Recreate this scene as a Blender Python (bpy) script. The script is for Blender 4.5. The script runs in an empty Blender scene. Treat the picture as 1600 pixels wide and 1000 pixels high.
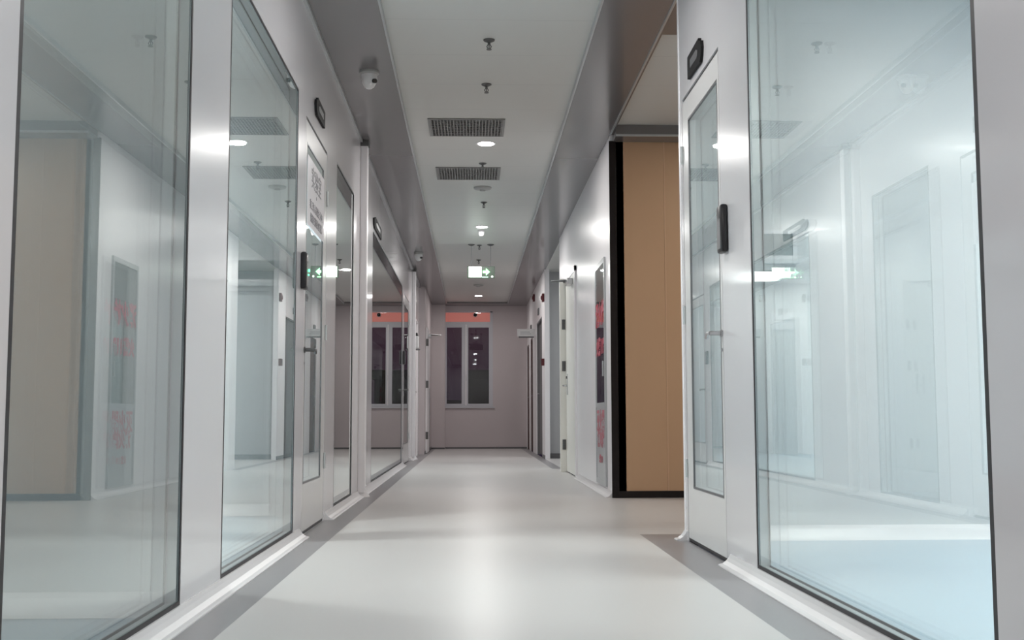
import bpy, bmesh, math
from mathutils import Vector, Matrix, Euler
C = bpy.context.scene.collection
S = bpy.context.scene

# ------------------------------------------------------------------ camera
cd = bpy.data.cameras.new('camera'); cam = bpy.data.objects.new('camera', cd); C.objects.link(cam)
cd.sensor_width = 36; cd.lens = 36 * 1750 / 1600; cd.clip_start = .05
P_, Y_, R_ = math.radians(4.9596), math.radians(2.0325), math.radians(-.1279)
F = Vector((math.sin(Y_) * math.cos(P_), math.cos(Y_) * math.cos(P_), math.sin(P_)))
r0 = Vector((math.cos(Y_), -math.sin(Y_), 0)); u0 = r0.cross(F)
rr = math.cos(R_) * r0 + math.sin(R_) * u0; uu = -math.sin(R_) * r0 + math.cos(R_) * u0
cam.matrix_world = Matrix(((rr.x, uu.x, -F.x, 0), (rr.y, uu.y, -F.y, 0), (rr.z, uu.z, -F.z, .6), (0, 0, 0, 1)))
S.camera = cam
S.view_settings.view_transform = 'Standard'; S.view_settings.look = 'None'
S.view_settings.gamma = 1; S.view_settings.use_curve_mapping = False
S.view_settings.exposure = 0.05
S.cycles.max_bounces = 14; S.cycles.glossy_bounces = 8; S.cycles.transparent_max_bounces = 32
S.cycles.transmission_bounces = 8; S.cycles.diffuse_bounces = 6
S.cycles.sample_clamp_indirect = 6

# ------------------------------------------------------------------ world: night sky seen through the end window
w = bpy.data.worlds.new('night'); S.world = w; w.use_nodes = True
nt = w.node_tree; bg = nt.nodes['Background']
tc = nt.nodes.new('ShaderNodeTexCoord'); sp = nt.nodes.new('ShaderNodeSeparateXYZ'); rp = nt.nodes.new('ShaderNodeValToRGB')
nt.links.new(tc.outputs['Generated'], sp.inputs[0]); nt.links.new(sp.outputs['Z'], rp.inputs[0]); nt.links.new(rp.outputs[0], bg.inputs[0])
rp.color_ramp.elements[0].color = (.018, .013, .024, 1); rp.color_ramp.elements[0].position = 0
rp.color_ramp.elements[1].color = (.055, .026, .036, 1); rp.color_ramp.elements[1].position = .12
bg.inputs[1].default_value = 1.15

# light levels
DOWN_W = 17.0; ROOM_W = 60.0; LOBBY_W = 15.0

# ------------------------------------------------------------------ materials
MATS = {}
def mat(name, col, rough=.5, metal=0., spec=.5, var=.03, scale=6., coat=0., emit=None, estr=0., bump=0.):
    m = bpy.data.materials.new(name); m.use_nodes = True; n = m.node_tree.nodes; l = m.node_tree.links
    b = n['Principled BSDF']
    b.inputs['Roughness'].default_value = rough; b.inputs['Metallic'].default_value = metal
    b.inputs['Specular IOR Level'].default_value = spec; b.inputs['Coat Weight'].default_value = coat
    b.inputs['Coat Roughness'].default_value = .09
    t = n.new('ShaderNodeTexCoord'); nz = n.new('ShaderNodeTexNoise'); nz.inputs['Scale'].default_value = scale
    nz.inputs['Detail'].default_value = 4
    mx = n.new('ShaderNodeMix'); mx.data_type = 'RGBA'
    l.new(t.outputs['Object'], nz.inputs['Vector']); l.new(nz.outputs['Fac'], mx.inputs[0])
    mx.inputs[6].default_value = tuple(max(0, c * (1 - var)) for c in col) + (1,)
    mx.inputs[7].default_value = tuple(min(1, c * (1 + var)) for c in col) + (1,)
    l.new(mx.outputs[2], b.inputs['Base Color'])
    if bump:
        bp = n.new('ShaderNodeBump'); bp.inputs['Strength'].default_value = bump; bp.inputs['Distance'].default_value = .002
        l.new(nz.outputs['Fac'], bp.inputs['Height']); l.new(bp.outputs[0], b.inputs['Normal'])
    if emit:
        b.inputs['Emission Color'].default_value = tuple(emit) + (1,); b.inputs['Emission Strength'].default_value = estr
    MATS[name] = m; return m

def glass(name, tint, boost=1.0):
    """window glass: clear transmission with a reflection by angle on each face entered"""
    m = bpy.data.materials.new(name); m.use_nodes = True; n = m.node_tree.nodes; l = m.node_tree.links
    n.remove(n['Principled BSDF']); out = n['Material Output']
    tr = n.new('ShaderNodeBsdfTransparent'); gl = n.new('ShaderNodeBsdfGlossy'); gl.inputs['Roughness'].default_value = 0.0
    gl.inputs['Color'].default_value = (.965, .995, .985, 1)
    fr = n.new('ShaderNodeFresnel'); fr.inputs['IOR'].default_value = 1.5
    geo = n.new('ShaderNodeNewGeometry'); inv = n.new('ShaderNodeMath'); inv.operation = 'SUBTRACT'; inv.inputs[0].default_value = 1
    l.new(geo.outputs['Backfacing'], inv.inputs[1])
    mu = n.new('ShaderNodeMath'); mu.operation = 'MULTIPLY'; l.new(fr.outputs[0], mu.inputs[0]); l.new(inv.outputs[0], mu.inputs[1])
    m2 = n.new('ShaderNodeMath'); m2.operation = 'MULTIPLY'; m2.inputs[1].default_value = 1.8 * boost; m2.use_clamp = True; l.new(mu.outputs[0], m2.inputs[0])
    nz = n.new('ShaderNodeTexNoise'); nz.inputs['Scale'].default_value = 1.5
    mx = n.new('ShaderNodeMix'); mx.data_type = 'RGBA'; l.new(nz.outputs['Fac'], mx.inputs[0])
    mx.inputs[6].default_value = tuple(tint) + (1,); mx.inputs[7].default_value = tuple(c * .985 for c in tint) + (1,)
    l.new(mx.outputs[2], tr.inputs['Color'])
    ms = n.new('ShaderNodeMixShader'); l.new(m2.outputs[0], ms.inputs[0]); l.new(tr.outputs[0], ms.inputs[1]); l.new(gl.outputs[0], ms.inputs[2])
    l.new(ms.outputs[0], out.inputs['Surface']); MATS[name] = m; return m

M_panel = mat('white_panel', (.75, .735, .755), .27, spec=.5, var=.01, scale=1.2, coat=.8)
M_door = mat('door_white', (.75, .74, .735), .27, spec=.5, var=.012, scale=2, coat=.4)
M_cream = mat('cream_door', (.9, .88, .83), .35, var=.03, scale=5)
M_white = mat('bright_white', (.93, .91, .925), .28, var=.01)
M_cove = mat('aluminium_cove', (.76, .74, .75), .3, spec=.6, var=.02, scale=12)
M_alu = mat('brushed_aluminium', (.62, .65, .65), .32, metal=.75, var=.03, scale=20)
M_gasket = mat('black_gasket', (.022, .02, .024), .45, var=.1)
M_floor = mat('light_vinyl', (.60, .582, .573), .34, spec=.5, var=.018, scale=1.3, bump=.02)
M_strip = mat('grey_vinyl', (.285, .275, .285), .3, spec=.5, var=.03, scale=2)
M_bluefloor = mat('blue_vinyl', (.43, .56, .665), .3, spec=.5, var=.02, scale=2)
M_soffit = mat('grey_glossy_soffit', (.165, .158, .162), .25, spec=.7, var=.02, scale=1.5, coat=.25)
M_ceil = mat('ceiling_panel', (.66, .665, .64), .38, spec=.4, var=.015, scale=1.5)
M_room = mat('room_wall', (.76, .765, .77), .35, var=.01)
M_plaster = mat('end_wall_paint', (.63, .565, .575), .55, var=.02, scale=3)
M_grey = mat('grey_wall', (.46, .47, .48), .4, var=.02)
M_dgrey = mat('dark_grey_metal', (.12, .12, .125), .35, spec=.6, var=.05)
M_orange = mat('orange_brown_laminate', (.58, .37, .225), .36, spec=.5, var=.03, scale=3)
M_seam = mat('laminate_seam', (.66, .44, .28), .4, var=.03)
M_blacktrim = mat('black_gloss_trim', (.010, .007, .007), .3, spec=.3, var=.1)
M_brown = mat('brown_door', (.12, .07, .07), .7, var=.05)
M_doordark = mat('dark_grey_door', (.17, .165, .17), .65, spec=.3, var=.03)
M_black = mat('black_plastic', (.014, .014, .016), .3, var=.1)
M_steel = mat('satin_steel', (.55, .55, .56), .25, metal=.9, var=.04, scale=30)
M_darksteel = mat('dull_steel', (.14, .14, .14), .4, metal=.5, var=.05, scale=30)
M_plastic = mat('white_plastic', (.78, .78, .78), .4, var=.02)
M_paper = mat('notice_paper', (.76, .74, .77), .45, var=.015)
M_ink = mat('grey_ink', (.32, .31, .33), .5, var=.05)
M_matblack = mat('matt_black_board', (.012, .012, .013), .65, spec=.25, var=.1)
M_red = mat('red_paint', (.55, .045, .09), .4, var=.05)
M_redfade = mat('faded_red_paint', (.55, .16, .2), .45, var=.06)
M_alarm = mat('alarm_red', (.10, .008, .014), .35, var=.05)
M_cabinet = mat('cabinet_interior', (.17, .18, .18), .35, var=.04)
M_cabframe = mat('cabinet_frame', (.50, .52, .53), .28, metal=.35, var=.02)
M_lampface = mat('lamp_diffuser', (.9, .9, .9), .4, emit=(1, .98, .96), estr=16)
M_panelface = mat('panel_light_diffuser', (.9, .9, .9), .4, emit=(.93, .98, 1), estr=7)
M_signwhite = mat('lit_sign_white', (.9, .95, .9), .4, emit=(.93, 1, .93), estr=5)
M_signgreen = mat('lit_sign_green', (.3, .9, .4), .4, emit=(.32, 1, .42), estr=3.2)
M_signdark = mat('sign_dark_green', (.10, .17, .11), .3, var=.05)
M_led = mat('green_led', (.1, .9, .3), .4, emit=(.1, 1, .35), estr=4)
M_glow = mat('red_glow_blind', (.75, .30, .25), .6, emit=(.80, .22, .19), estr=.30)  # salmon blind with glow added to tint the corridor end pink
M_pinkframe = mat('window_frame_paint', (.62, .62, .66), .35, var=.02)
M_build = mat('night_building', (.006, .005, .008), .8, var=.3)
M_far = mat('lit_storey', (.2, .2, .25), .9, var=.4, emit=(.5, .5, .75), estr=.09)
M_glass = glass('green_glass', (.95, .968, .96))
M_clear = glass('clear_glass', (.95, .968, .962))
M_night = glass('night_glass', (.80, .76, .80), .8)

def add_ceiling_seams(m):
    n = m.node_tree.nodes; l = m.node_tree.links; b = n['Principled BSDF']
    t = n.new('ShaderNodeTexCoord'); s = n.new('ShaderNodeSeparateXYZ'); l.new(t.outputs['Object'], s.inputs[0])
    d = n.new('ShaderNodeMath'); d.operation = 'DIVIDE'; d.inputs[1].default_value = .6; l.new(s.outputs['Y'], d.inputs[0])
    f = n.new('ShaderNodeMath'); f.operation = 'FRACT'; l.new(d.outputs[0], f.inputs[0])
    c = n.new('ShaderNodeMath'); c.operation = 'LESS_THAN'; c.inputs[1].default_value = .012; l.new(f.outputs[0], c.inputs[0])
    mx = n.new('ShaderNodeMix'); mx.data_type = 'RGBA'; mx.inputs[7].default_value = (.59, .595, .575, 1)
    old = b.inputs['Base Color'].links[0].from_socket
    l.new(c.outputs[0], mx.inputs[0]); l.new(old, mx.inputs[6]); l.new(mx.outputs[2], b.inputs['Base Color'])
add_ceiling_seams(M_ceil)

# ------------------------------------------------------------------ mesh helpers
def box(bm, x0, x1, y0, y1, z0, z1, mi=0, bev=0.):
    r = bmesh.ops.create_cube(bm, size=1)
    vs = r['verts']
    for v in vs:
        v.co = Vector(((x0 + x1) / 2 + v.co.x * (x1 - x0), (y0 + y1) / 2 + v.co.y * (y1 - y0), (z0 + z1) / 2 + v.co.z * (z1 - z0)))
    fs = {f for v in vs for f in v.link_faces}
    for f in fs: f.material_index = mi
    if bev:
        es = list({e for v in vs for e in v.link_edges})
        bmesh.ops.bevel(bm, geom=es, offset=bev, segments=2, affect='EDGES', profile=.5)
def cyl(bm, p, axis, r, h, r2=None, seg=24):
    """cylinder or cone from point p along axis"""
    a = Vector(axis).normalized(); q = a.to_track_quat('Z', 'Y').to_matrix().to_4x4()
    bmesh.ops.create_cone(bm, cap_ends=True, segments=seg, radius1=r, radius2=r if r2 is None else r2, depth=h,
                          matrix=Matrix.Translation(Vector(p) + a * h / 2) @ q)
def lathe(bm, prof, seg=32, at=(0, 0, 0)):
    rings = []
    for r, z in prof:
        rings.append([bm.verts.new((at[0] + r * math.cos(2 * math.pi * k / seg), at[1] + r * math.sin(2 * math.pi * k / seg), at[2] + z)) for k in range(seg)])
    for a, b in zip(rings, rings[1:]):
        for k in range(seg): bm.faces.new((a[k], a[(k + 1) % seg], b[(k + 1) % seg], b[k]))
    bm.faces.new(rings[0]); bm.faces.new(rings[-1])
def prism(bm, pts, axis, a0, a1):
    """extrude a 2-D outline; axis 'y': pts are (x,z); 'x': (y,z); 'z': (x,y)"""
    def mk(p, a): return {'y': (p[0], a, p[1]), 'x': (a, p[0], p[1]), 'z': (p[0], p[1], a)}[axis]
    A = [bm.verts.new(mk(p, a0)) for p in pts]; B = [bm.verts.new(mk(p, a1)) for p in pts]; n = len(pts)
    for k in range(n): bm.faces.new((A[k], A[(k + 1) % n], B[(k + 1) % n], B[k]))
    bm.faces.new(A); bm.faces.new(B)
def tube(bm, pts, r, seg=10):
    for a, b in zip(pts, pts[1:]):
        a, b = Vector(a), Vector(b); cyl(bm, a, b - a, r, (b - a).length, seg=seg)
    for p in pts[1:-1]: bmesh.ops.create_uvsphere(bm, u_segments=seg, v_segments=6, radius=r, matrix=Matrix.Translation(p))
def obj(name, bm, ms, parent=None, smooth=False, loc=None):
    if callable(bm):
        f = bm; bm = bmesh.new(); f(bm)
    bmesh.ops.recalc_face_normals(bm, faces=bm.faces)
    me = bpy.data.meshes.new(name); bm.to_mesh(me); bm.free()
    for m in (ms if isinstance(ms, (list, tuple)) else [ms]): me.materials.append(m)
    if smooth:
        for p in me.polygons: p.use_smooth = True
        try: me.set_sharp_from_angle(angle=math.radians(35))
        except Exception: pass
    o = bpy.data.objects.new(name, me); C.objects.link(o)
    if parent: o.parent = parent
    if loc: o.location = loc
    return o
def obox(name, m, parent, *a, bev=0.):
    bm = bmesh.new(); box(bm, *a, bev=bev); return obj(name, bm, m, parent)
def thing(name, label, cat, loc=(0, 0, 0), group=None, rz=0):
    o = bpy.data.objects.new(name, None); o.empty_display_size = .05; C.objects.link(o); o.location = loc; o.rotation_euler[2] = rz
    o['label'] = label; o['category'] = cat
    if group: o['group'] = group
    return o
def struct(name, bm, ms, label, cat, smooth=False):
    o = obj(name, bm, ms, smooth=smooth); o['kind'] = 'structure'; o['label'] = label; o['category'] = cat; return o
def sempty(name, label, cat, loc=(0, 0, 0)):
    o = thing(name, label, cat, loc); o['kind'] = 'structure'; return o
def dup(root, loc, label, rz=None):
    r = root.copy(); C.objects.link(r); r.location = loc; r['label'] = label
    if rz is not None: r.rotation_euler[2] = rz
    for ch in list(root.children):
        c = ch.copy(); C.objects.link(c); c.parent = r
        for g in ch.children:
            d = g.copy(); C.objects.link(d); d.parent = c
    return r
def text(name, s, size, m, parent, loc, side, thick=.0006, bold=0., sx=1.):
    """lettering lying on a wall; side 'L' faces +X, 'R' faces -X, 'F' faces -Y; loc = centre"""
    cu = bpy.data.curves.new(name, 'FONT'); cu.body = s; cu.size = size; cu.extrude = thick; cu.offset = bold
    cu.align_x = 'CENTER'; cu.align_y = 'CENTER'
    t = bpy.data.objects.new(name + '_src', cu); C.objects.link(t)
    dg = bpy.context.evaluated_depsgraph_get(); me = bpy.data.meshes.new_from_object(t.evaluated_get(dg))
    bpy.data.objects.remove(t); bpy.data.curves.remove(cu)
    for v in me.vertices:
        x, y, z = v.co; x *= sx
        v.co = (z, x, y) if side == 'L' else ((-z, -x, y) if side == 'R' else (x, -z, y))
    me.materials.clear(); me.materials.append(m)
    o = bpy.data.objects.new(name, me); C.objects.link(o); o.parent = parent; o.location = loc; return o

XL, XR, T = -.87, 1.05, .05         # wall faces and panel thickness
ZS, ZC = 2.75, 2.78                 # soffit and ceiling heights
YB, YE = -3.6, 21.62                # corridor ends
ZP0, ZP1 = .045, 2.24               # glazed panels, bottom and top
ZD = 2.18                           # door head

# ------------------------------------------------------------------ floor
def grid_floor(bm, xs, ys, cell):
    V = {(x, y): bm.verts.new((x, y, 0)) for x in xs for y in ys}
    for a, b in zip(xs, xs[1:]):
        for c, d in zip(ys, ys[1:]):
            k = cell((a + b) / 2, (c + d) / 2)
            if k is None: continue
            f = bm.faces.new((V[a, c], V[b, c], V[b, d], V[a, d])); f.material_index = k
def fcell(x, y):
    if x < XL: return 0
    if x < -.703: return 1
    if .859 < x < XR and y < 5.56: return 1
    if x > .859 and 5.56 < y < 5.79: return 1
    if x > XR and not (5.56 < y < 8.4 or 13.4 < y < 16.6): return None
    if .93 < x < XR and y > 13.1: return 1
    return 0
bm = bmesh.new(); grid_floor(bm, [-.92, XL, -.703, .859, .93, XR, 2.6, 4.2], [YB, 5.56, 5.79, 8.4, 13.1, 13.4, 16.6, YE + .3], fcell)
struct('floor', bm, [M_floor, M_strip], 'pale glossy vinyl corridor floor with grey border strips along the walls', 'floor')
bm = bmesh.new(); box(bm, -4.2, -.92, YB, YE, -.05, -.001); struct('floor', bm, M_bluefloor, 'pale blue vinyl floor inside the rooms behind the left glass', 'floor')
bm = bmesh.new(); box(bm, 1.10, 4.4, YB, 5.50, -.05, .001); struct('floor', bm, M_bluefloor, 'pale blue vinyl floor inside the bright room behind the right glass', 'floor')

# ------------------------------------------------------------------ ceilings and soffits
CX0, CX1 = -.487, .675
bm = bmesh.new(); box(bm, CX0 - .03, CX1 + .03, YB, 21.2, ZC, ZC + .05)
struct('ceiling', bm, M_ceil, 'off-white metal panel ceiling along the middle of the corridor', 'ceiling')
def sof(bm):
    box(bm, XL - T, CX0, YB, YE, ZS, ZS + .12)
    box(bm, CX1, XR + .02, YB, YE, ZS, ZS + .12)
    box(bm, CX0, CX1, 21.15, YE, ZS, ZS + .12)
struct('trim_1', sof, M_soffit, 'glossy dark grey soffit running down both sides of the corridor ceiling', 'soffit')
def lips(bm):
    box(bm, CX0 - .004, CX0 + .008, YB, 21.15, ZS - .004, ZC); box(bm, CX1 - .008, CX1 + .004, YB, 21.15, ZS - .004, ZC)
    box(bm, XL, XL + .018, YB, 18.4, ZS - .02, ZS)
    box(bm, XR - .006, XR + .006, 5.56, 8.38, ZS - .008, ZS)
struct('trim_2', lips, M_cabframe, 'thin pale metal edge strips along the soffits', 'trim')

# ------------------------------------------------------------------ walls with openings
def wall_x(bm, x0, x1, y0, y1, openings, ztop=ZS):
    """sandwich panel wall in the Y direction with (ya, yb, za, zb) openings sorted by y"""
    y = y0
    for ya, yb, za, zb in openings:
        if ya > y: box(bm, x0, x1, y, ya, 0, ztop)
        if za > 0: box(bm, x0, x1, ya, yb, 0, za)
        if zb < ztop: box(bm, x0, x1, ya, yb, zb, ztop)
        y = yb
    if y1 > y: box(bm, x0, x1, y, y1, 0, ztop)
L_PANES = [(2.127, 3.43), (3.965, 5.535), (7.115, 8.16), (9.72, 13.90)]
L_D1 = (5.80, 6.64); L_D2 = (14.25, 15.45)
ops = sorted([(a, b, ZP0, ZP1) for a, b in L_PANES] + [(L_D1[0], L_D1[1], 0, ZD), (L_D2[0], L_D2[1], 0, ZD), (16.75, 17.75, 0, 2.1)])
bm = bmesh.new(); wall_x(bm, XL - T, XL, YB, 18.4, ops)
struct('wall_left', bm, M_panel, 'glossy white panel wall with glazing along the left side of the corridor', 'wall')
bm = bmesh.new(); box(bm, XL - T, -.78, 18.4, YE, 0, ZS); box(bm, -.78, -.52, 21.36, YE, 0, ZS)
struct('wall_left_end', bm, M_plaster, 'painted wall and corner pier at the far left end of the corridor', 'wall')
R_PANES = [(.72, 2.245), (2.245, 4.155)]
R_PANE = (2.246, 4.155); R_D1 = (4.645, 5.475)
bm = bmesh.new(); wall_x(bm, XR, XR + T, YB, 5.56, [(R_PANE[0], R_PANE[1], ZP0, ZP1), (R_D1[0], R_D1[1], 0, ZD)])
box(bm, XR + T, 4.4, 5.51, 5.56, 0, ZS)
struct('wall_right', bm, M_panel, 'glossy white panel wall with glazing nearest on the right', 'wall')
bm = bmesh.new()
wall_x(bm, XR, XR + .1, 8.385, 13.4, [(11.25, 12.35, 0, 2.1)])
box(bm, XR + .1, 2.5, 13.3, 13.4, 0, ZS)
wall_x(bm, XR, XR + .07, 16.2, YE, [(16.85, 18.3, 0, 2.12), (19.45, 20.2, 0, 2.0), (20.75, 21.5, 0, 1.95)])
struct('wall_right_far', bm, M_white, 'white wall along the right side beyond the lift lobby', 'wall')
bm = bmesh.new(); box(bm, XR + .07, 2.5, 16.5, 16.6, 0, ZS); box(bm, 2.5, 2.6, 13.3, 16.6, 0, ZS)
struct('wall_alcove', bm, M_grey, 'plain grey wall at the back of the alcove on the right', 'wall')
bm = bmesh.new(); box(bm, XR, 2.6, 13.3, 16.6, ZS + .001, ZS + .1)
struct('ceiling', bm, M_ceil, 'ceiling of the small alcove on the right', 'ceiling')
bm = bmesh.new()
# end wall with the window opening X -.52...39, Z .78..2.64
WX0, WX1, WZ0, WZ1 = -.52, .395, .80, 2.645
box(bm, XL - T, WX0, YE, YE + .2, 0, ZC + .1); box(bm, WX1, 1.4, YE, YE + .2, 0, ZC + .1)
box(bm, WX0, WX1, YE, YE + .2, 0, WZ0); box(bm, WX0, WX1, YE, YE + .2, WZ1, ZC + .1)
struct('wall_end', bm, M_plaster, 'greyish pink painted wall with a window closing the corridor', 'wall')
bm = bmesh.new(); box(bm, -4.2, 4.4, YB - .1, YB, 0, ZC + .1)
struct('wall_back', bm, M_panel, 'white wall behind the viewpoint', 'wall')
# rooms behind the left wall
bm = bmesh.new()
box(bm, -4.2, -4.1, YB, YE, 0, ZC); box(bm, -4.1, XL - T, 3.53, 3.59, 0, ZC); box(bm, -4.1, XL - T, 7.04, 7.10, 0, ZC)
box(bm, -4.1, XL - T, 17.9, 18.0, 0, ZC); box(bm, -4.1, XL - T, 8.9, 8.96, 0, ZC)
struct('wall_left_rooms', bm, M_room, 'pale partition walls of the rooms behind the left glass', 'wall')
bm = bmesh.new(); box(bm, -4.2, XL - T, YB, YE, ZS, ZS + .06)
struct('ceiling', bm, M_room, 'ceiling of the rooms behind the left glass', 'ceiling')
bm = bmesh.new(); box(bm, 4.3, 4.4, YB, 8.4, 0, ZC); box(bm, 1.10, 4.3, 5.50, 5.509, 0, ZS)
struct('wall_right_rooms', bm, M_room, 'pale walls of the bright room behind the right glass', 'wall')
bm = bmesh.new(); box(bm, XR + T, 4.4, YB, 5.51, ZS, ZS + .06)
struct('ceiling', bm, M_room, 'ceiling of the bright room behind the right glass', 'ceiling')
def rc(bm):
    prism(bm, [(5.50, .001), (5.50, .07), (5.485, .055), (5.455, .012), (5.445, .001)], 'x', 1.10, 4.3)
    prism(bm, [(7.04, 0), (7.04, .07), (7.025, .055), (6.995, .012), (6.985, 0)], 'x', -4.1, XL - T)
    prism(bm, [(3.53, 0), (3.53, .07), (3.515, .055), (3.485, .012), (3.475, 0)], 'x', -4.1, XL - T)
struct('baseboard_rooms', rc, M_white, 'white coved skirting inside the glazed rooms', 'skirting')

# lift lobby on the right
bm = bmesh.new(); box(bm, 1.09, 4.3, 8.385, 8.5, .05, 2.70); wo = obj('wall_lobby', bm, M_orange); wo['kind'] = 'structure'
wo['label'] = 'orange-brown laminate panelled wall of the lobby'; wo['category'] = 'wall'
for k in range(8):
    x = 1.46 + k * .40
    obox('panel_seam', M_seam, wo, x, x + .008, 8.381, 8.386, .05, 2.70)
bm = bmesh.new(); box(bm, 1.040, 1.094, 8.368, 8.384, 0, 2.70, bev=.002); box(bm, 1.06, 1.092, 8.384, 8.50, 0, 2.70); box(bm, 1.092, 4.3, 8.372, 8.50, 0, .05)
struct('trim_3', bm, M_blacktrim, 'black corner post and skirting framing the orange panels', 'trim')
bm = bmesh.new(); box(bm, 1.072, 4.3, 8.18, 8.189, 2.69, 2.705)
struct('trim_4', bm, M_cabframe, 'thin pale edge strip under the lobby header above the orange panels', 'trim')
def lob(bm):
    box(bm, XR + .02, 4.3, 5.51, 6.13, ZS, ZS + .12); box(bm, XR + .022, 4.3, 8.19, 8.5, 2.695, ZS + .12)
struct('trim_5', lob, M_soffit, 'dark grey soffit framing the lobby ceiling', 'soffit')
bm = bmesh.new(); box(bm, XR + .02, 4.4, 6.13, 8.19, ZS + .03, ZS + .11)
struct('ceiling', bm, M_ceil, 'warm white ceiling of the lobby on the right', 'ceiling')

# posts on the left wall
def posts(name, y, w, mm, lab, xin=-.815):
    bm = bmesh.new(); box(bm, XL - .001, xin, y, y + w, .03, ZS - .03, bev=.006)
    o = struct(name, bm, mm, lab, 'post', smooth=False)
    b2 = bmesh.new(); lathe(b2, [(.06, 0), (.055, .012), (.04, .035), (.034, .05)], at=(XL + .03, y + w / 2, 0)); obj('post_foot', b2, M_cove, o, smooth=True)
    b3 = bmesh.new(); box(b3, XL, xin + .008, y - .015, y + w, ZS - .045, ZS); obj('post_bracket', b3, M_darksteel, o)
posts('trim_6', 8.60, .09, M_white, 'bright white vertical post on the left wall after the third glass panel')
posts('trim_7', 16.15, .10, M_white, 'white vertical post on the left wall far down the corridor', -.82)
bm = bmesh.new(); box(bm, XR - .003, XR + T + .003, 5.535, 5.563, .03, ZS, bev=.003)
struct('trim_8', bm, M_white, 'pale corner post ending the right glazed wall at the lobby', 'post')

# coved skirting
def cove(name, side, segs, lab, h=.045, d=.055):
    bm = bmesh.new(); s = 1 if side == 'L' else -1; X = XL if side == 'L' else XR
    pr = [(0, 0), (0, h), (.006 * s, h), (.012 * s, h * .72), (.022 * s, h * .45), (.038 * s, h * .2), ((d - .006) * s, .007), (d * s, .004), (d * s, 0)]
    for a, b in segs: prism(bm, [(X + p[0], p[1]) for p in pr], 'y', a, b)
    struct(name, bm, M_cove, lab, 'skirting')
cove('baseboard_left', 'L', [(YB, 5.72), (6.70, 8.58), (8.70, 14.1), (15.6, 16.1)], 'pale coved aluminium skirting at the foot of the left wall')
cove('baseboard_right', 'R', [(YB, 4.57), (5.49, 5.56), (8.39, 11.05)], 'pale coved aluminium skirting at the foot of the right wall')
bm = bmesh.new(); box(bm, XR + .07, 2.5, 16.487, 16.5, 0, .07); box(bm, -.52, 1.05, 21.61, 21.62, 0, .03); box(bm, -.78, -.52, 21.35, 21.36, 0, .03)
box(bm, XR - .008, XR, 16.2, 16.8, 0, .05); box(bm, -.78, -.772, 18.4, 21.36, 0, .05)
struct('baseboard_end', bm, M_dgrey, 'dark skirting in the alcove and at the end wall', 'skirting')

# ------------------------------------------------------------------ glazed panels set in the panel walls
def glazing(name, side, y0, y1, lab, gm=M_glass):
    X = XL if side == 'L' else XR; s = 1 if side == 'L' else -1        # s points into the corridor
    root = sempty(name, lab, 'window', (X, (y0 + y1) / 2, 0)); cy = (y0 + y1) / 2; a, b = y0 - cy, y1 - cy
    def X_(u): return u * s
    def ring(bm, u0, u1, g, z0=ZP0, z1=ZP1, ng=1.):
        lo, hi = sorted((X_(u0), X_(u1)))
        box(bm, lo, hi, a, a + g * ng, z0, z1); box(bm, lo, hi, b - g, b, z0, z1)
        box(bm, lo, hi, a + g * ng, b - g, z0, z0 + g); box(bm, lo, hi, a + g * ng, b - g, z1 - g, z1)
    bm = bmesh.new(); ring(bm, -.0005, -.0035, .013, ng=1.5); obj('black_gasket', bm, M_gasket, root)
    bm = bmesh.new(); ring(bm, -.0036, -.040, .005); obj('spacer_frame', bm, M_alu, root)
    bm = bmesh.new(); ring(bm, -.046, -.049, .010); obj('inner_gasket', bm, M_gasket, root)
    for u, nm in ((-.005, 'outer_pane'), (-.043, 'inner_pane')):
        lo, hi = sorted((X_(u), X_(u - .004)))
        obox(nm, gm, root, lo, hi, a + .011, b - .011, ZP0 + .011, ZP1 - .011)
    return root
glazing('window_1', 'L', *L_PANES[0], 'tall green-tinted glass panel nearest on the left, reflecting the lobby')
glazing('window_2', 'L', *L_PANES[1], 'tall glass panel on the left between white panel and first door')
glazing('window_3', 'L', *L_PANES[2], 'narrow glass panel just beyond the first left door')
glazing('window_4', 'L', *L_PANES[3], 'long glass panel on the left wall beyond the white post')
glazing('window_5', 'R', *R_PANE, 'large glass panel on the right looking into the bright blue-floored room')

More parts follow.
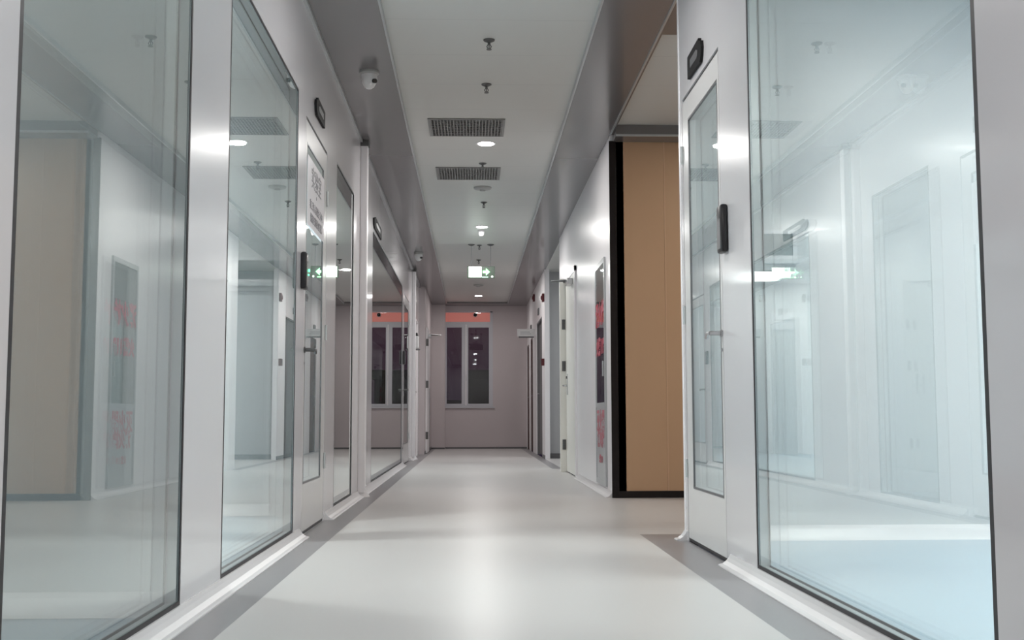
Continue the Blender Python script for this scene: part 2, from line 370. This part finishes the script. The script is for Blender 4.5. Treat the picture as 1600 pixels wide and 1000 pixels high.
# ------------------------------------------------------------------ glazed doors in the panel walls
def panel_door(name, side, y0, y1, lab, near_stile=.04, far_stile=.14, vz=(.26, 2.05)):
    X = XL if side == 'L' else XR; s = 1 if side == 'L' else -1
    root = sempty(name, lab, 'door', (X, y0, 0)); W = y1 - y0
    def bx(bm, u0, u1, *r, **k):
        lo, hi = sorted((u0 * s, u1 * s)); box(bm, lo, hi, *r, **k)
    g = .009; z0 = .018; z1 = ZD - .018; va, vb = near_stile, W - far_stile
    bm = bmesh.new()
    bx(bm, -.001, -.045, g, va, z0, z1); bx(bm, -.001, -.045, vb, W - g, z0, z1)
    bx(bm, -.001, -.045, va, vb, z0, vz[0]); bx(bm, -.001, -.045, va, vb, vz[1], z1)
    obj('door_leaf', bm, M_door, root)
    bm = bmesh.new(); bx(bm, -.008, -.046, 0, W, z1, ZD); bx(bm, -.030, -.046, 0, g, z0, z1); bx(bm, -.030, -.046, W - g, W, z0, z1)
    bx(bm, -.004, -.042, g, W - g, .001, z0); obj('gap_shade_seal', bm, M_gasket, root)  # black seal strips paint the shade of the gaps round the leaf
    def ring(bm, u0, u1, gg):
        bx(bm, u0, u1, va, va + gg, *vz); bx(bm, u0, u1, vb - gg, vb, *vz)
        bx(bm, u0, u1, va + gg, vb - gg, vz[0], vz[0] + gg); bx(bm, u0, u1, va + gg, vb - gg, vz[1] - gg, vz[1])
    fr = bmesh.new(); ring(fr, -.0, -.010, .010); vf = obj('vision_frame', fr, M_dgrey, root)
    fr = bmesh.new(); ring(fr, -.011, -.034, .006); obj('vision_spacer', fr, M_alu, vf)
    for u, nm in ((-.004, 'vision_glass'), (-.036, 'inner_vision_glass')):
        lo, hi = sorted((u * s, (u - .004) * s)); obox(nm, M_clear, root, lo, hi, va + .008, vb - .008, vz[0] + .008, vz[1] - .008)
    # lever handle on the near stile
    h = bmesh.new(); zc = .95; yc = near_stile * .55
    cyl(h, (0, yc, zc), (s, 0, 0), .016, .006); cyl(h, (.008 * s, yc, zc), (s, 0, 0), .010, .045)
    tube(h, [(.052 * s, yc, zc), (.054 * s, yc + .045, zc + .002), (.048 * s, yc + .085, zc - .012), (.042 * s, yc + .125, zc - .010)], .0072)
    obj('lever_handle', h, M_steel if side == 'R' else M_darksteel, root, smooth=True)
    k = bmesh.new(); cyl(k, (0, yc, zc - .07), (s, 0, 0), .008, .004); obj('key_cylinder', k, M_steel, root, smooth=True)
    for hz in (.35, 1.1, 1.9):
        hb = bmesh.new(); cyl(hb, (.005 * s, W - .004, hz - .045), (0, 0, 1), .007, .09, seg=12); obj('hinge', hb, M_alu, root, smooth=True)
    return root
panel_door('door_1', 'L', *L_D1, 'white glazed door on the left with a paper notice on its glass')
panel_door('door_2', 'R', *R_D1, 'white glazed door on the right beside the lobby')
panel_door('door_3', 'L', L_D2[0], L_D2[0] + 1.2, 'white glazed door far down the left wall beyond the long window', far_stile=.2)

# ------------------------------------------------------------------ right: cream door with casing, dark doors, left recess door
r = sempty('door_4', 'cream door on the right wall beyond the hose cabinet', 'door', (XR, 11.25, 0))
obox('door_leaf', M_cream, r, -.015, .03, .02, 1.08, .012, 2.08, bev=.002)
obox('near_casing', M_white, r, -.02, .06, -.035, .02, 0, 2.13)
obox('head_casing', M_white, r, -.02, .06, -.035, 1.12, 2.08, 2.13)
bm = bmesh.new(); box(bm, -.082, .06, 1.08, 1.15, 0, 2.13, bev=.003); ca = obj('far_casing', bm, M_cream, r)
for hz in (.30, 1.16, 1.62):
    hb = bmesh.new(); cyl(hb, (-.040, 1.072, hz - .055), (0, 0, 1), .009, .11, seg=12); box(hb, -.060, -.022, 1.076, 1.081, hz - .055, hz + .055); obj('hinge', hb, M_darksteel, ca, smooth=True)
h = bmesh.new(); box(h, -.021, -.015, .90, .95, .84, 1.07, bev=.002); cyl(h, (-.02, .925, .94), (-1, 0, 0), .010, .045)
tube(h, [(-.062, .925, .94), (-.060, .86, .938), (-.055, .80, .935)], .009); obj('lever_handle', h, M_steel, r, smooth=True)
bm = bmesh.new(); cyl(bm, (-.02, .925, 1.03), (-1, 0, 0), .014, .012); obj('key_cylinder', bm, M_darksteel, r, smooth=True)
dc = thing('door_closer', 'grey hydraulic closer with arm above the cream door on the right', 'door closer', (XR - .016, 11.45, 2.0))
obox('closer_body', M_steel, dc, -.055, 0, 0, .24, -.03, .03, bev=.004)
bm = bmesh.new(); tube(bm, [(-.03, .20, .032), (-.19, .42, .045), (-.03, .66, .075)], .008); box(bm, -.045, 0, .63, .70, .06, .09); obj('closer_arm', bm, M_darksteel, dc, smooth=True)

for nm, ya, yb, zt, mm, lab in (('door_5', 16.85, 18.3, 2.12, M_doordark, 'grey recessed doorway on the right beyond the alcove'),
                                ('door_6', 19.45, 20.2, 2.0, M_brown, 'narrow brown door far down on the right'),
                                ('door_7', 20.75, 21.5, 1.95, M_brown, 'brown door at the far right corner beside the end wall')):
    r = sempty(nm, lab, 'door', (XR, ya, 0)); W = yb - ya
    obox('door_leaf', mm, r, .045, .069, .02, W - .02, .01, zt - .02)
    bm = bmesh.new(); box(bm, .01, .07, 0, .02, 0, zt); box(bm, .01, .07, W - .02, W, 0, zt); box(bm, .01, .07, .02, W - .02, zt - .02, zt); obj('door_frame', bm, mm, r)
    h = bmesh.new(); cyl(h, (.044, W - .1, .98), (-1, 0, 0), .009, .04); tube(h, [(.008, W - .1, .98), (.008, W - .2, .98)], .008); obj('lever_handle', h, M_steel, r, smooth=True)
r = sempty('door_8', 'pale door recessed in the left wall beyond the far post', 'door', (XL, 16.75, 0))
obox('door_leaf', M_plaster, r, -.045, -.02, .02, .98, .01, 2.08)
bm = bmesh.new(); box(bm, -.049, .01, -.03, .02, 0, 2.1); box(bm, -.049, .01, .98, 1.0, 0, 2.1); box(bm, -.049, .01, .02, .98, 2.08, 2.1); obj('door_frame', bm, M_white, r)
h = bmesh.new(); cyl(h, (-.02, .1, .98), (1, 0, 0), .009, .045); tube(h, [(.022, .1, .98), (.022, .21, .98)], .008); obj('lever_handle', h, M_steel, r, smooth=True)
r = sempty('door_9', 'white door standing proud of the far left wall near the end', 'door', (-.78, 18.75, 0))
obox('door_leaf', M_white, r, 0, .03, 0, .95, .01, 2.1, bev=.003)
obox('door_stop', M_dgrey, r, .0, .035, .96, .99, 0, 1.1)
for hz in (.3, 1.15, 1.85):
    hb = bmesh.new(); cyl(hb, (.036, .02, hz - .06), (0, 0, 1), .011, .12, seg=12); box(hb, .005, .03, -.004, 0, hz - .06, hz + .06); obj('hinge', hb, M_darksteel, r, smooth=True)
dc = thing('door_closer', 'small closer with thin arm reaching out at the far left', 'door closer', (-.75, 18.95, 1.98))
obox('closer_body', M_steel, dc, 0, .05, 0, .22, -.03, .03, bev=.004)
bm = bmesh.new(); tube(bm, [(.03, .18, .032), (.20, .45, .04), (.02, .75, .06)], .008); obj('closer_arm', bm, M_darksteel, dc, smooth=True)

# ------------------------------------------------------------------ end window
r = sempty('window_6', 'tall two-light window at the corridor end with a transom given an added red glow, dark outside', 'window', (0, YE, 0))
bm = bmesh.new(); fz = 2.42
for x0, x1 in ((WX0, WX0 + .025), (WX1 - .075, WX1), (-.205, -.08)): box(bm, x0, x1, .03, .09, WZ0, fz)
for x0, x1 in ((WX0 + .025, -.205), (-.08, WX1 - .075)):
    box(bm, x0, x1, .03, .09, WZ0, WZ0 + .06); box(bm, x0, x1, .03, .09, fz - .085, fz)
obj('window_frame', bm, M_pinkframe, r)
bm = bmesh.new(); box(bm, WX0, WX1, .025, .095, fz, fz + .022); box(bm, WX0, WX1, .03, .09, WZ1 - .02, WZ1); box(bm, WX1 - .055, WX1, .03, .09, fz, WZ1); obj('transom_frame', bm, M_pinkframe, r)
obox('transom_blind', M_glow, r, WX0, WX1 - .055, .07, .075, fz + .022, WZ1 - .02)
obox('transom_glass', M_clear, r, WX0, WX1 - .055, .05, .054, fz + .022, WZ1 - .02)
obox('left_pane', M_night, r, WX0 + .025, -.205, .055, .06, WZ0 + .06, fz - .085)
obox('right_pane', M_night, r, -.08, WX1 - .075, .055, .06, WZ0 + .06, fz - .085)
obox('sash_edge', M_white, r, -.132, -.112, .018, .03, WZ0 + .03, fz - .03)
bm = bmesh.new(); box(bm, -.126, -.108, .0, .018, 1.36, 1.40); box(bm, -.124, -.112, -.012, 0, 1.30, 1.41, bev=.003); obj('sash_handle', bm, M_plastic, r)
obox('window_sill', M_pinkframe, r, WX0, WX1 + .035, -.035, .03, WZ0 - .025, WZ0, bev=.003)
cm = thing('dome_camera', 'small black dome camera above the end window', 'camera', (.056, YE - .001, 2.575))
bm = bmesh.new(); cyl(bm, (0, .03, 0), (0, -1, 0), .042, .03); obj('camera_base', bm, M_plastic, cm, smooth=True)
bm = bmesh.new(); bmesh.ops.create_uvsphere(bm, u_segments=20, v_segments=12, radius=.036, matrix=Matrix.Translation((0, -.015, 0))); obj('camera_dome', bm, M_black, cm, smooth=True)
# outside at night
o = struct('ground_outside', lambda b: box(b, -40, 40, 24, 90, -9, -8.9), M_build, 'dark ground outside the end window', 'ground')
def tower(x0, x1, y0, y1, z1, lab):
    t = thing('building', lab, 'building', ((x0 + x1) / 2, y0, -8.9)); bm = bmesh.new(); w2 = (x1 - x0) / 2
    box(bm, -w2, w2, 0, y1 - y0, 0, z1 + 8.9); box(bm, -w2 - .15, w2 + .15, -.15, y1 - y0 + .15, z1 + 8.9, z1 + 9.3); obj('facade', bm, M_build, t)
    for k in range(3):
        obox('lit_strip', M_far, t, -w2 + .3, w2 - .3, -.06, 0, z1 + 8.9 - 1.6 - 1.3 * k, z1 + 8.9 - 1.3 - 1.3 * k)
tower(-2.3, -.6, 46, 52, .9, 'dark building low in the left light of the end window')
tower(-.2, 2.6, 50, 56, 2.3, 'dark building low in the right light of the end window')

# ------------------------------------------------------------------ ceiling fittings
GX = .108
def make_downlight():
    t = thing('ceiling_downlight', '', 'ceiling light', group='round recessed ceiling downlights')
    bm = bmesh.new(); lathe(bm, [(.066, -.001), (.066, -.006), (.078, -.007), (.084, -.003), (.084, .0)]); obj('trim_ring', bm, M_plastic, t, smooth=True)
    bm = bmesh.new(); lathe(bm, [(.064, -.004), (.060, -.009), (.03, -.011), (.001, -.012)]); obj('lamp_diffuser', bm, M_lampface, t, smooth=True)
    ld = bpy.data.lights.new('lamp', 'AREA'); ld.shape = 'DISK'; ld.size = .12; ld.energy = DOWN_W; ld.color = (1, .975, .95)
    lo = bpy.data.objects.new('lamp', ld); C.objects.link(lo); lo.parent = t; lo.location = (0, 0, -.0135)
    return t
dl = make_downlight(); dl.location = (GX, 8.79, ZC)
dl['label'] = 'brightest round downlight, between the two ceiling vents'
for y, lab in ((12.72, 'round downlight just before the hanging exit sign'), (16.45, 'round downlight hidden behind the exit sign'),
               (20.05, 'farthest round downlight, in front of the end window'), (4.87, 'round downlight overhead before the first sprinkler'),
               (.95, 'round downlight directly above the viewpoint'), (-2.6, 'round downlight behind the viewpoint')):
    d = dup(dl, (GX, y, ZC), lab)
    if y > 12:
        for c in d.children:
            if c.type == 'LIGHT': c.data = c.data.copy(); c.data.energy = 10 if y > 20 else 20

def make_sprinkler():
    t = thing('ceiling_sprinkler', '', 'sprinkler', group='pendant sprinklers along the ceiling')
    bm = bmesh.new(); lathe(bm, [(.012, 0), (.034, -.001), (.032, -.006), (.016, -.014), (.012, -.016)]); obj('escutcheon', bm, M_darksteel, t, smooth=True)
    bm = bmesh.new(); cyl(bm, (0, 0, -.012), (0, 0, -1), .008, .018); tube(bm, [(.006, 0, -.028), (.013, 0, -.04), (.004, 0, -.056)], .0025); tube(bm, [(-.006, 0, -.028), (-.013, 0, -.04), (-.004, 0, -.056)], .0025)
    cyl(bm, (0, 0, -.028), (0, 0, -1), .003, .028); obj('sprinkler_body', bm, M_darksteel, t, smooth=True)
    bm = bmesh.new(); cyl(bm, (0, 0, -.056), (0, 0, -1), .015, .003); obj('deflector', bm, M_darksteel, t, smooth=True)
    return t
s0 = make_sprinkler(); s0.location = (.095, 6.33, ZC); s0['label'] = 'nearest ceiling sprinkler, topmost in the photo'
for x, y, lab in ((.091, 7.2, 'ceiling sprinkler just before the first vent'), (.087, 9.5, 'ceiling sprinkler at the near edge of the second vent'),
                  (.115, 11.25, 'ceiling sprinkler between the smoke detector and second downlight'),
                  (.088, 14.1, 'ceiling sprinkler between the two exit sign rods'), (.087, 15.44, 'ceiling sprinkler right above the exit sign'),
                  (.10, 4.0, 'ceiling sprinkler overhead, before the fourth downlight')):
    dup(s0, (x, y, ZC), lab)

def make_vent():
    t = thing('ceiling_vent', '', 'vent', group='louvred vents in the ceiling')
    W, D = .57, .50; bm = bmesh.new()
    for a in ((-W / 2, W / 2, -D / 2, -D / 2 + .018), (-W / 2, W / 2, D / 2 - .018, D / 2), (-W / 2, -W / 2 + .018, -D / 2 + .018, D / 2 - .018), (W / 2 - .018, W / 2, -D / 2 + .018, D / 2 - .018)):
        box(bm, *a, -.008, .0)
    obj('vent_frame', bm, M_ventf, t)
    obox('vent_dark_sheet', M_black, t, -W / 2 + .018, W / 2 - .018, -D / 2 + .018, D / 2 - .018, -.0015, -.0005)  # flat black sheet standing in for the shade inside the duct
    bm = bmesh.new()
    n = 24
    for k in range(1, n):
        x = -W / 2 + W * k / n; box(bm, x - .0035, x + .0035, -D / 2 + .018, D / 2 - .018, -.009, -.004)
    for k in range(1, 10):
        y = -D / 2 + D * k / 10; box(bm, -W / 2 + .018, W / 2 - .018, y - .004, y + .004, -.0085, -.002)
    obj('vent_grille', bm, M_ventf, t)
    return t
M_ventf = mat('vent_grey', (.27, .27, .265), .45, var=.04)
v = make_vent(); v.location = (-.045, 8.30, ZC); v['label'] = 'nearer grey grille vent, just before the brightest downlight'
dup(v, (-.038, 9.90, ZC), 'farther grey grille vent, beyond the brightest downlight')

t = thing('smoke_detector', 'shallow grey smoke detector beyond the second vent', 'smoke detector', (.096, 10.52, ZC), group='round detectors on the ceiling')
bm = bmesh.new(); lathe(bm, [(.085, 0), (.085, -.010), (.076, -.018), (.05, -.024), (.001, -.026)]); obj('detector_base', bm, M_ventl if 'M_ventl' in globals() else mat('detector_grey', (.42, .42, .41), .45), t, smooth=True)
bm = bmesh.new(); lathe(bm, [(.03, -.0225), (.026, -.034), (.001, -.036)]); obj('detector_cap', bm, MATS['detector_grey'], t, smooth=True)
dup(t, (.10, 18.4, ZC), 'pale round detector between the exit sign and farthest downlight')
t = thing('occupancy_sensor', 'small white sensor hanging beside the second downlight', 'sensor', (.103, 13.0, ZC))
bm = bmesh.new(); lathe(bm, [(.036, 0), (.036, -.02), (.03, -.05), (.02, -.062), (.001, -.066)]); obj('sensor_body', bm, M_white, t, smooth=True)
bm = bmesh.new(); lathe(bm, [(.044, 0), (.044, -.004), (.036, -.006)]); obj('sensor_ring', bm, M_plastic, t, smooth=True)

def make_soffit_cam():
    t = thing('security_camera', '', 'camera', group='white dome cameras under the left soffit')
    bm = bmesh.new(); lathe(bm, [(.062, 0), (.062, -.012), (.052, -.022), (.001, -.024)]); obj('camera_mount', bm, MATS['detector_grey'], t, smooth=True)
    bm = bmesh.new(); lathe(bm, [(.050, -.022), (.050, -.050), (.044, -.072), (.030, -.098), (.016, -.108), (.001, -.110)]); obj('camera_housing', bm, M_plastic, t, smooth=True)
    bm = bmesh.new(); cyl(bm, (.030, -.030, -.066), (.72, -.66, -.22), .014, .018); obj('camera_lens', bm, M_black, t, smooth=True)
    bm = bmesh.new(); cyl(bm, (.012, -.034, -.084), (.2, -.8, -.5), .007, .010); obj('indicator_lamp', bm, M_white, t, smooth=True)
    return t
k = make_soffit_cam(); k.location = (-.645, 6.86, ZS); k['label'] = 'nearer white security camera under the left soffit'
dup(k, (-.705, 14.6, ZS), 'farther small white camera under the left soffit')

# exit sign
t = thing('exit_sign', 'hanging lit green and white exit sign with arrow, hung on two rods', 'exit sign', (.108, 14.05, 2.35))
obox('sign_body', M_signdark, t, -.175, .175, -.012, .012, 0, .15, bev=.003)
obox('lit_panel', M_signwhite, t, -.155, .005, -.016, -.0125, .012, .142)
bm = bmesh.new()
ar = [(.022, .062), (.062, .062), (.062, .032), (.112, .078), (.062, .124), (.062, .094), (.022, .094)]
prism(bm, ar, 'y', -.016, -.0125); obj('green_arrow', bm, M_signgreen, t)
obox('lower_edge', M_signgreen, t, .012, .09, -.015, -.0125, .006, .016)
bm = bmesh.new(); cyl(bm, (.14, -.0125, .018), (0, -1, 0), .011, .004); obj('indicator_lamp', bm, M_signwhite, t, smooth=True)
bm = bmesh.new()
# running figure cut in green on the lit panel
cyl(bm, (-.065, -.016, .118), (0, -1, 0), .010, .001); prism(bm, [(-.082, .098), (-.052, .104), (-.060, .066), (-.035, .030), (-.046, .026), (-.072, .058), (-.098, .034), (-.106, .042), (-.080, .070)], 'y', -.0175, -.0162)
obj('running_figure', bm, MATS['lit_sign_green'], t)
for x in (-.122, .122):
    bm = bmesh.new(); cyl(bm, (x, 0, .15), (0, 0, 1), .004, .28, seg=10); rd = obj('hanging_rod', bm, M_steel, t, smooth=True)
    bm = bmesh.new(); lathe(bm, [(.045, .43), (.043, .424), (.02, .412), (.004, .408)], at=(x, 0, 0)); obj('ceiling_rose', bm, M_darksteel, rd, smooth=True)

# ------------------------------------------------------------------ wall fittings
def reader(side, y, zc, h, lab, w=.06, led=False):
    s = 1 if side == 'L' else -1; X = XL if side == 'L' else XR
    t = thing('card_reader', lab, 'card reader', (X, y, zc), group='black door access readers')
    lo, hi = sorted((0, .030 * s)); bm = bmesh.new(); box(bm, lo, hi, -w / 2, w / 2, -h / 2, h / 2, bev=.010); obj('reader_case', bm, M_black, t, smooth=True)
    lo, hi = sorted((.030 * s, .0315 * s)); obox('reader_face', M_dgrey, t, lo, hi, -w / 2 + .012, w / 2 - .012, -h / 2 + .015, h / 2 - .06)
    if led:
        bm = bmesh.new(); cyl(bm, (.024 * s, w / 2 - .018, .005), (s, .0, 0), .007, .014); cyl(bm, (.024 * s, w / 2 - .026, -.018), (s, 0, 0), .0045, .012); obj('status_light', bm, M_led, t, smooth=True)
    return t
reader('L', 5.70, 1.345, .19, 'black card reader with a green light beside the first left door', w=.085, led=True)
reader('R', 4.56, 1.375, .20, 'large black card reader beside the right glazed door', w=.085)
reader('L', 14.06, 1.345, .17, 'black card reader beside the far left glazed door', w=.09)

def number_plate(side, y0, y1, z0, z1, lab):
    s = 1 if side == 'L' else -1; X = XL if side == 'L' else XR; w, h = (y1 - y0), (z1 - z0)
    t = thing('door_plate', lab, 'sign', (X, (y0 + y1) / 2, (z0 + z1) / 2), group='black plates above the glazed doors')
    a = w / 2; b = h / 2
    # near end rounded, notched at the near top corner as on the plates in the corridor
    pts = [(a, -b * .9), (a, b * .9), (-a * .66, b), (-a * .70, b * .72), (-a * .95, b * .55), (-a, 0), (-a * .94, -b * .6), (-a * .78, -b)]
    bm = bmesh.new(); lo, hi = sorted((0, .014 * s)); prism(bm, pts, 'x', lo, hi); obj('plate_board', bm, M_matblack, t)
    bm = bmesh.new(); lo, hi = sorted((.014 * s, .016 * s)); prism(bm, [(p[0] * .55, p[1] * .36) for p in pts], 'x', lo, hi); obj('plate_face', bm, MATS['dark_grey_metal'], t)
number_plate('L', 6.07, 6.42, 2.268, 2.372, 'black number plate above the first left door')
number_plate('R', 4.93, 5.25, 2.215, 2.335, 'black number plate above the right glazed door')
number_plate('L', 9.72, 10.5, 2.262, 2.37, 'grey plate above the long left window')

# paper notice on the first left door
t = thing('paper_notice', 'white paper notice with grey writing on the first left door glass', 'notice', (XL + .0035, 6.165, 1.80))
obox('notice_sheet', M_paper, t, -.001, .0008, -.325, .325, -.185, .185)
text('notice_title', '实验室', .13, M_ink, t, (.0018, 0, .085), 'L')
text('notice_mark', '•', .08, M_ink, t, (.0018, 0, .005), 'L')
text('notice_line', '非工作人员禁止入内', .056, M_ink, t, (.0018, 0, -.065), 'L')
text('notice_line', '保持安静请勿打扰', .056, M_ink, t, (.0018, 0, -.135), 'L')

# fire hose cabinet
t = thing('fire_hose_cabinet', 'tall white fire hose cabinet with red writing on the right wall before the lobby', 'fire cabinet', (XR, 9.06, .06))
W = .33
bm = bmesh.new()
for a in ((-W, -W + .035, 0, 1.80), (W - .035, W, 0, 1.80), (-W + .035, W - .035, 0, .04), (-W + .035, W - .035, 1.76, 1.80), (-W + .035, W - .035, .62, .655)):
    box(bm, -.016, 0, *a)
obj('cabinet_frame', bm, M_cabframe, t)
obox('cabinet_back', M_cabinet, t, -.0045, -.0015, -W + .035, W - .035, .655, 1.76)
gl = obox('cabinet_glass', M_clear, t, -.012, -.009, -W + .035, W - .035, .655, 1.76)
ld = obox('lower_door', M_cabframe, t, -.012, -.001, -W + .035, W - .035, .04, .62)
text('fire_hydrant_lettering', '消火栓', .20, M_red, gl, (-.013, 0, 1.36), 'R', bold=.007)
text('fire_call_lettering', '火警', .15, M_red, gl, (-.013, .12, 1.10), 'R', bold=.006); text('fire_call_number', '119', .16, M_red, gl, (-.013, -.16, 1.10), 'R', bold=.006)
text('extinguisher_lettering', '灭火器', .18, M_redfade, ld, (-.0135, 0, .50), 'R', bold=.006)
text('extinguisher_lettering', '消火栓', .15, M_redfade, ld, (-.0135, 0, .36), 'R', bold=.007)
text('small_lettering', '火警', .07, M_redfade, ld, (-.0135, .06, .20), 'R', bold=.001); text('small_number', '119', .075, M_redfade, ld, (-.0135, -.07, .20), 'R', bold=.001)
bm = bmesh.new(); box(bm, -.03, -.016, -W + .045, -W + .06, .86, .98, bev=.002); obj('cabinet_handle', bm, M_steel, t)

# projecting sign, alarms, buttons, dispenser
t = thing('projecting_sign', 'white sign box projecting from the far right wall', 'sign', (XR, 18.9, 1.94))
obox('sign_case', M_plastic, t, -.29, 0, -.04, .04, .02, .145, bev=.004); obox('sign_underside', M_dgrey, t, -.265, -.012, -.035, .035, 0, .02)
bm = bmesh.new(); box(bm, -.24, -.08, -.043, -.04, .085, .100); box(bm, -.24, -.06, -.043, -.04, .055, .068); obj('sign_marking', bm, M_cabframe, t)
for y, z, lab in ((16.28, 2.34, 'dark red fire alarm sounder high by the alcove corner'), (18.75, 2.60, 'dark red fire alarm sounder high beyond the grey doorway')):
    t = thing('fire_alarm', lab, 'alarm', (XR, y, z), group='red alarm sounders on the right wall')
    obox('alarm_case', M_alarm, t, -.035, 0, -.05, .05, -.06, .06, bev=.006)
    bm = bmesh.new(); lathe(bm, [(.035, 0), (.030, .012), (.001, .018)]); 
    for v_ in bm.verts: v_.co = Vector((-.035 - v_.co.z, v_.co.x, v_.co.y))
    obj('alarm_lens', bm, M_alarm, t, smooth=True)
t = thing('call_point', 'dark red manual call point on the alcove corner', 'alarm button', (XR, 16.33, 1.40))
obox('call_case', M_alarm, t, -.045, 0, -.045, .045, -.05, .05, bev=.004); obox('press_face', M_black, t, -.048, -.045, -.025, .025, -.03, .03)
t = thing('door_plate', 'tiny dark plate over the grey recessed doorway', 'sign', (XR, 17.6, 2.26)); obox('plate_board', M_dgrey, t, -.02, 0, -.1, .1, -.05, .05, bev=.003)
t = thing('door_plate', 'tiny dark plate over the first brown door', 'sign', (XR, 19.85, 2.18)); obox('plate_board', M_dgrey, t, -.02, 0, -.1, .1, -.05, .05, bev=.003)
t = thing('sanitizer_dispenser', 'small white dispenser with a black top on the far left wall', 'dispenser', (XL, 16.50, 1.70))
obox('dispenser_body', M_plastic, t, 0, .08, -.05, .05, -.09, .09, bev=.01)
bm = bmesh.new(); cyl(bm, (.045, 0, .09), (0, 0, 1), .028, .05, .018); obj('dispenser_cap', bm, M_black, t, smooth=True)
obox('drip_tray', M_dgrey, t, 0, .10, -.05, .05, -.115, -.10, bev=.003)

# ------------------------------------------------------------------ rooms: lamps
def panel_light(x, y, lx, ly, z, power, col, lab, grp='square ceiling panel lights in the rooms'):
    t = thing('panel_light', lab, 'ceiling light', (x, y, z), group=grp)
    bm = bmesh.new()
    for a in ((-lx / 2 - .02, lx / 2 + .02, -ly / 2 - .02, -ly / 2), (-lx / 2 - .02, lx / 2 + .02, ly / 2, ly / 2 + .02), (-lx / 2 - .02, -lx / 2, -ly / 2, ly / 2), (lx / 2, lx / 2 + .02, -ly / 2, ly / 2)): box(bm, *a, -.012, 0)
    obj('light_frame', bm, M_alu, t)
    obox('light_diffuser', M_panelface, t, -lx / 2, lx / 2, -ly / 2, ly / 2, -.008, -.001)
    ld = bpy.data.lights.new('lamp', 'AREA'); ld.shape = 'RECTANGLE'; ld.size = lx * .96; ld.size_y = ly * .96; ld.energy = power; ld.color = col
    lo = bpy.data.objects.new('lamp', ld); C.objects.link(lo); lo.parent = t; lo.location = (0, 0, -.0125)
    return t
cool = (1, .99, .985)
panel_light(2.5, 3.6, .6, 1.2, ZS, ROOM_W, cool, 'ceiling panel light over the far end of the right room')
panel_light(2.5, .6, .6, 1.2, ZS, ROOM_W, cool, 'ceiling panel light over the near end of the right room')
panel_light(-2.5, 5.2, .6, .6, ZS, 85, cool, 'ceiling panel light in the second left room')
panel_light(-2.5, 1.2, .6, .6, ZS, 25, cool, 'added panel lamp brightening the unlit first left room')  # added lamp, lifts a room otherwise taken as unlit
panel_light(-2.32, 16.9, .6, 1.2, ZS, 40, cool, 'lit square ceiling panel in the far left room')
panel_light(-2.5, 12.4, .6, .6, ZS, 30, cool, 'ceiling panel light in the long left room')
t = thing('ceiling_downlight', 'round downlight in the lobby ceiling', 'ceiling light', (2.3, 7.0, ZS + .03))
bm = bmesh.new(); lathe(bm, [(.066, -.001), (.066, -.006), (.078, -.007), (.084, -.003), (.084, .0)]); obj('trim_ring', bm, M_plastic, t, smooth=True)
ld = bpy.data.lights.new('lamp', 'AREA'); ld.shape = 'DISK'; ld.size = .12; ld.energy = LOBBY_W; ld.color = (1, .9, .78)
lo = bpy.data.objects.new('lamp', ld); C.objects.link(lo); lo.parent = t; lo.location = (0, 0, -.013)
bm = bmesh.new(); lathe(bm, [(.064, -.004), (.060, -.009), (.001, -.012)]); obj('lamp_diffuser', bm, M_lampface, t, smooth=True)

t = thing('ceiling_downlight', 'added round lamp brightening the alcove on the right', 'ceiling light', (1.8, 14.9, ZS))  # lamp added to brighten the alcove wall; no fitting seen there
bm = bmesh.new(); lathe(bm, [(.066, -.001), (.066, -.006), (.078, -.007), (.084, -.003), (.084, .0)]); obj('trim_ring', bm, M_plastic, t, smooth=True)
ld = bpy.data.lights.new('lamp', 'AREA'); ld.shape = 'DISK'; ld.size = .12; ld.energy = 11; ld.color = (.97, .99, 1)
lo = bpy.data.objects.new('lamp', ld); C.objects.link(lo); lo.parent = t; lo.location = (0, 0, -.013)
bm = bmesh.new(); lathe(bm, [(.064, -.004), (.060, -.009), (.001, -.012)]); obj('lamp_diffuser', bm, M_lampface, t, smooth=True)

def hatch(x0, x1, y, z0, z1, lab):
    t = thing('wall_hatch', lab, 'hatch', ((x0 + x1) / 2, y, z0), group='framed hatches on the room partitions'); w2, h = (x1 - x0) / 2, z1 - z0
    obox('hatch_pane', M_hatch, t, -w2, w2, -.008, -.001, 0, h)
    bm = bmesh.new()
    for a in ((-w2 - .02, -w2, -.02, h + .02), (w2, w2 + .02, -.02, h + .02), (-w2, w2, -.02, 0), (-w2, w2, h, h + .02)): box(bm, a[0], a[1], -.014, 0, a[2], a[3])
    obj('hatch_frame', bm, M_white, t)
    obox('hatch_shelf', M_plastic, t, -w2 - .02, w2 + .02, -.05, -.0, -.045, -.021, bev=.003)
    obox('shelf_bracket', M_cabframe, t, -w2, w2 * .6, -.03, -.0, -.075, -.045)
M_hatch = mat('grey_hatch', (.27, .32, .33), .25, spec=.5, var=.08, scale=14)
hatch(-1.47, -1.13, 7.04, 1.465, 1.585, 'grey hatch with white frame and shelf seen through the second left glass panel')
hatch(1.405, 1.60, 5.50, 1.40, 1.51, 'grey hatch with white frame and shelf seen through the large right glass panel')
t = thing('wall_notice', 'small white notice below the hatch behind the large right glass panel', 'notice', (1.54, 5.50, 1.03))
obox('notice_sheet', M_white, t, -.055, .055, -.006, -.0005, 0, .085)
bm = bmesh.new(); box(bm, -.045, .04, -.007, -.006, .045, .05); obj('notice_rule', bm, M_cabframe, t)
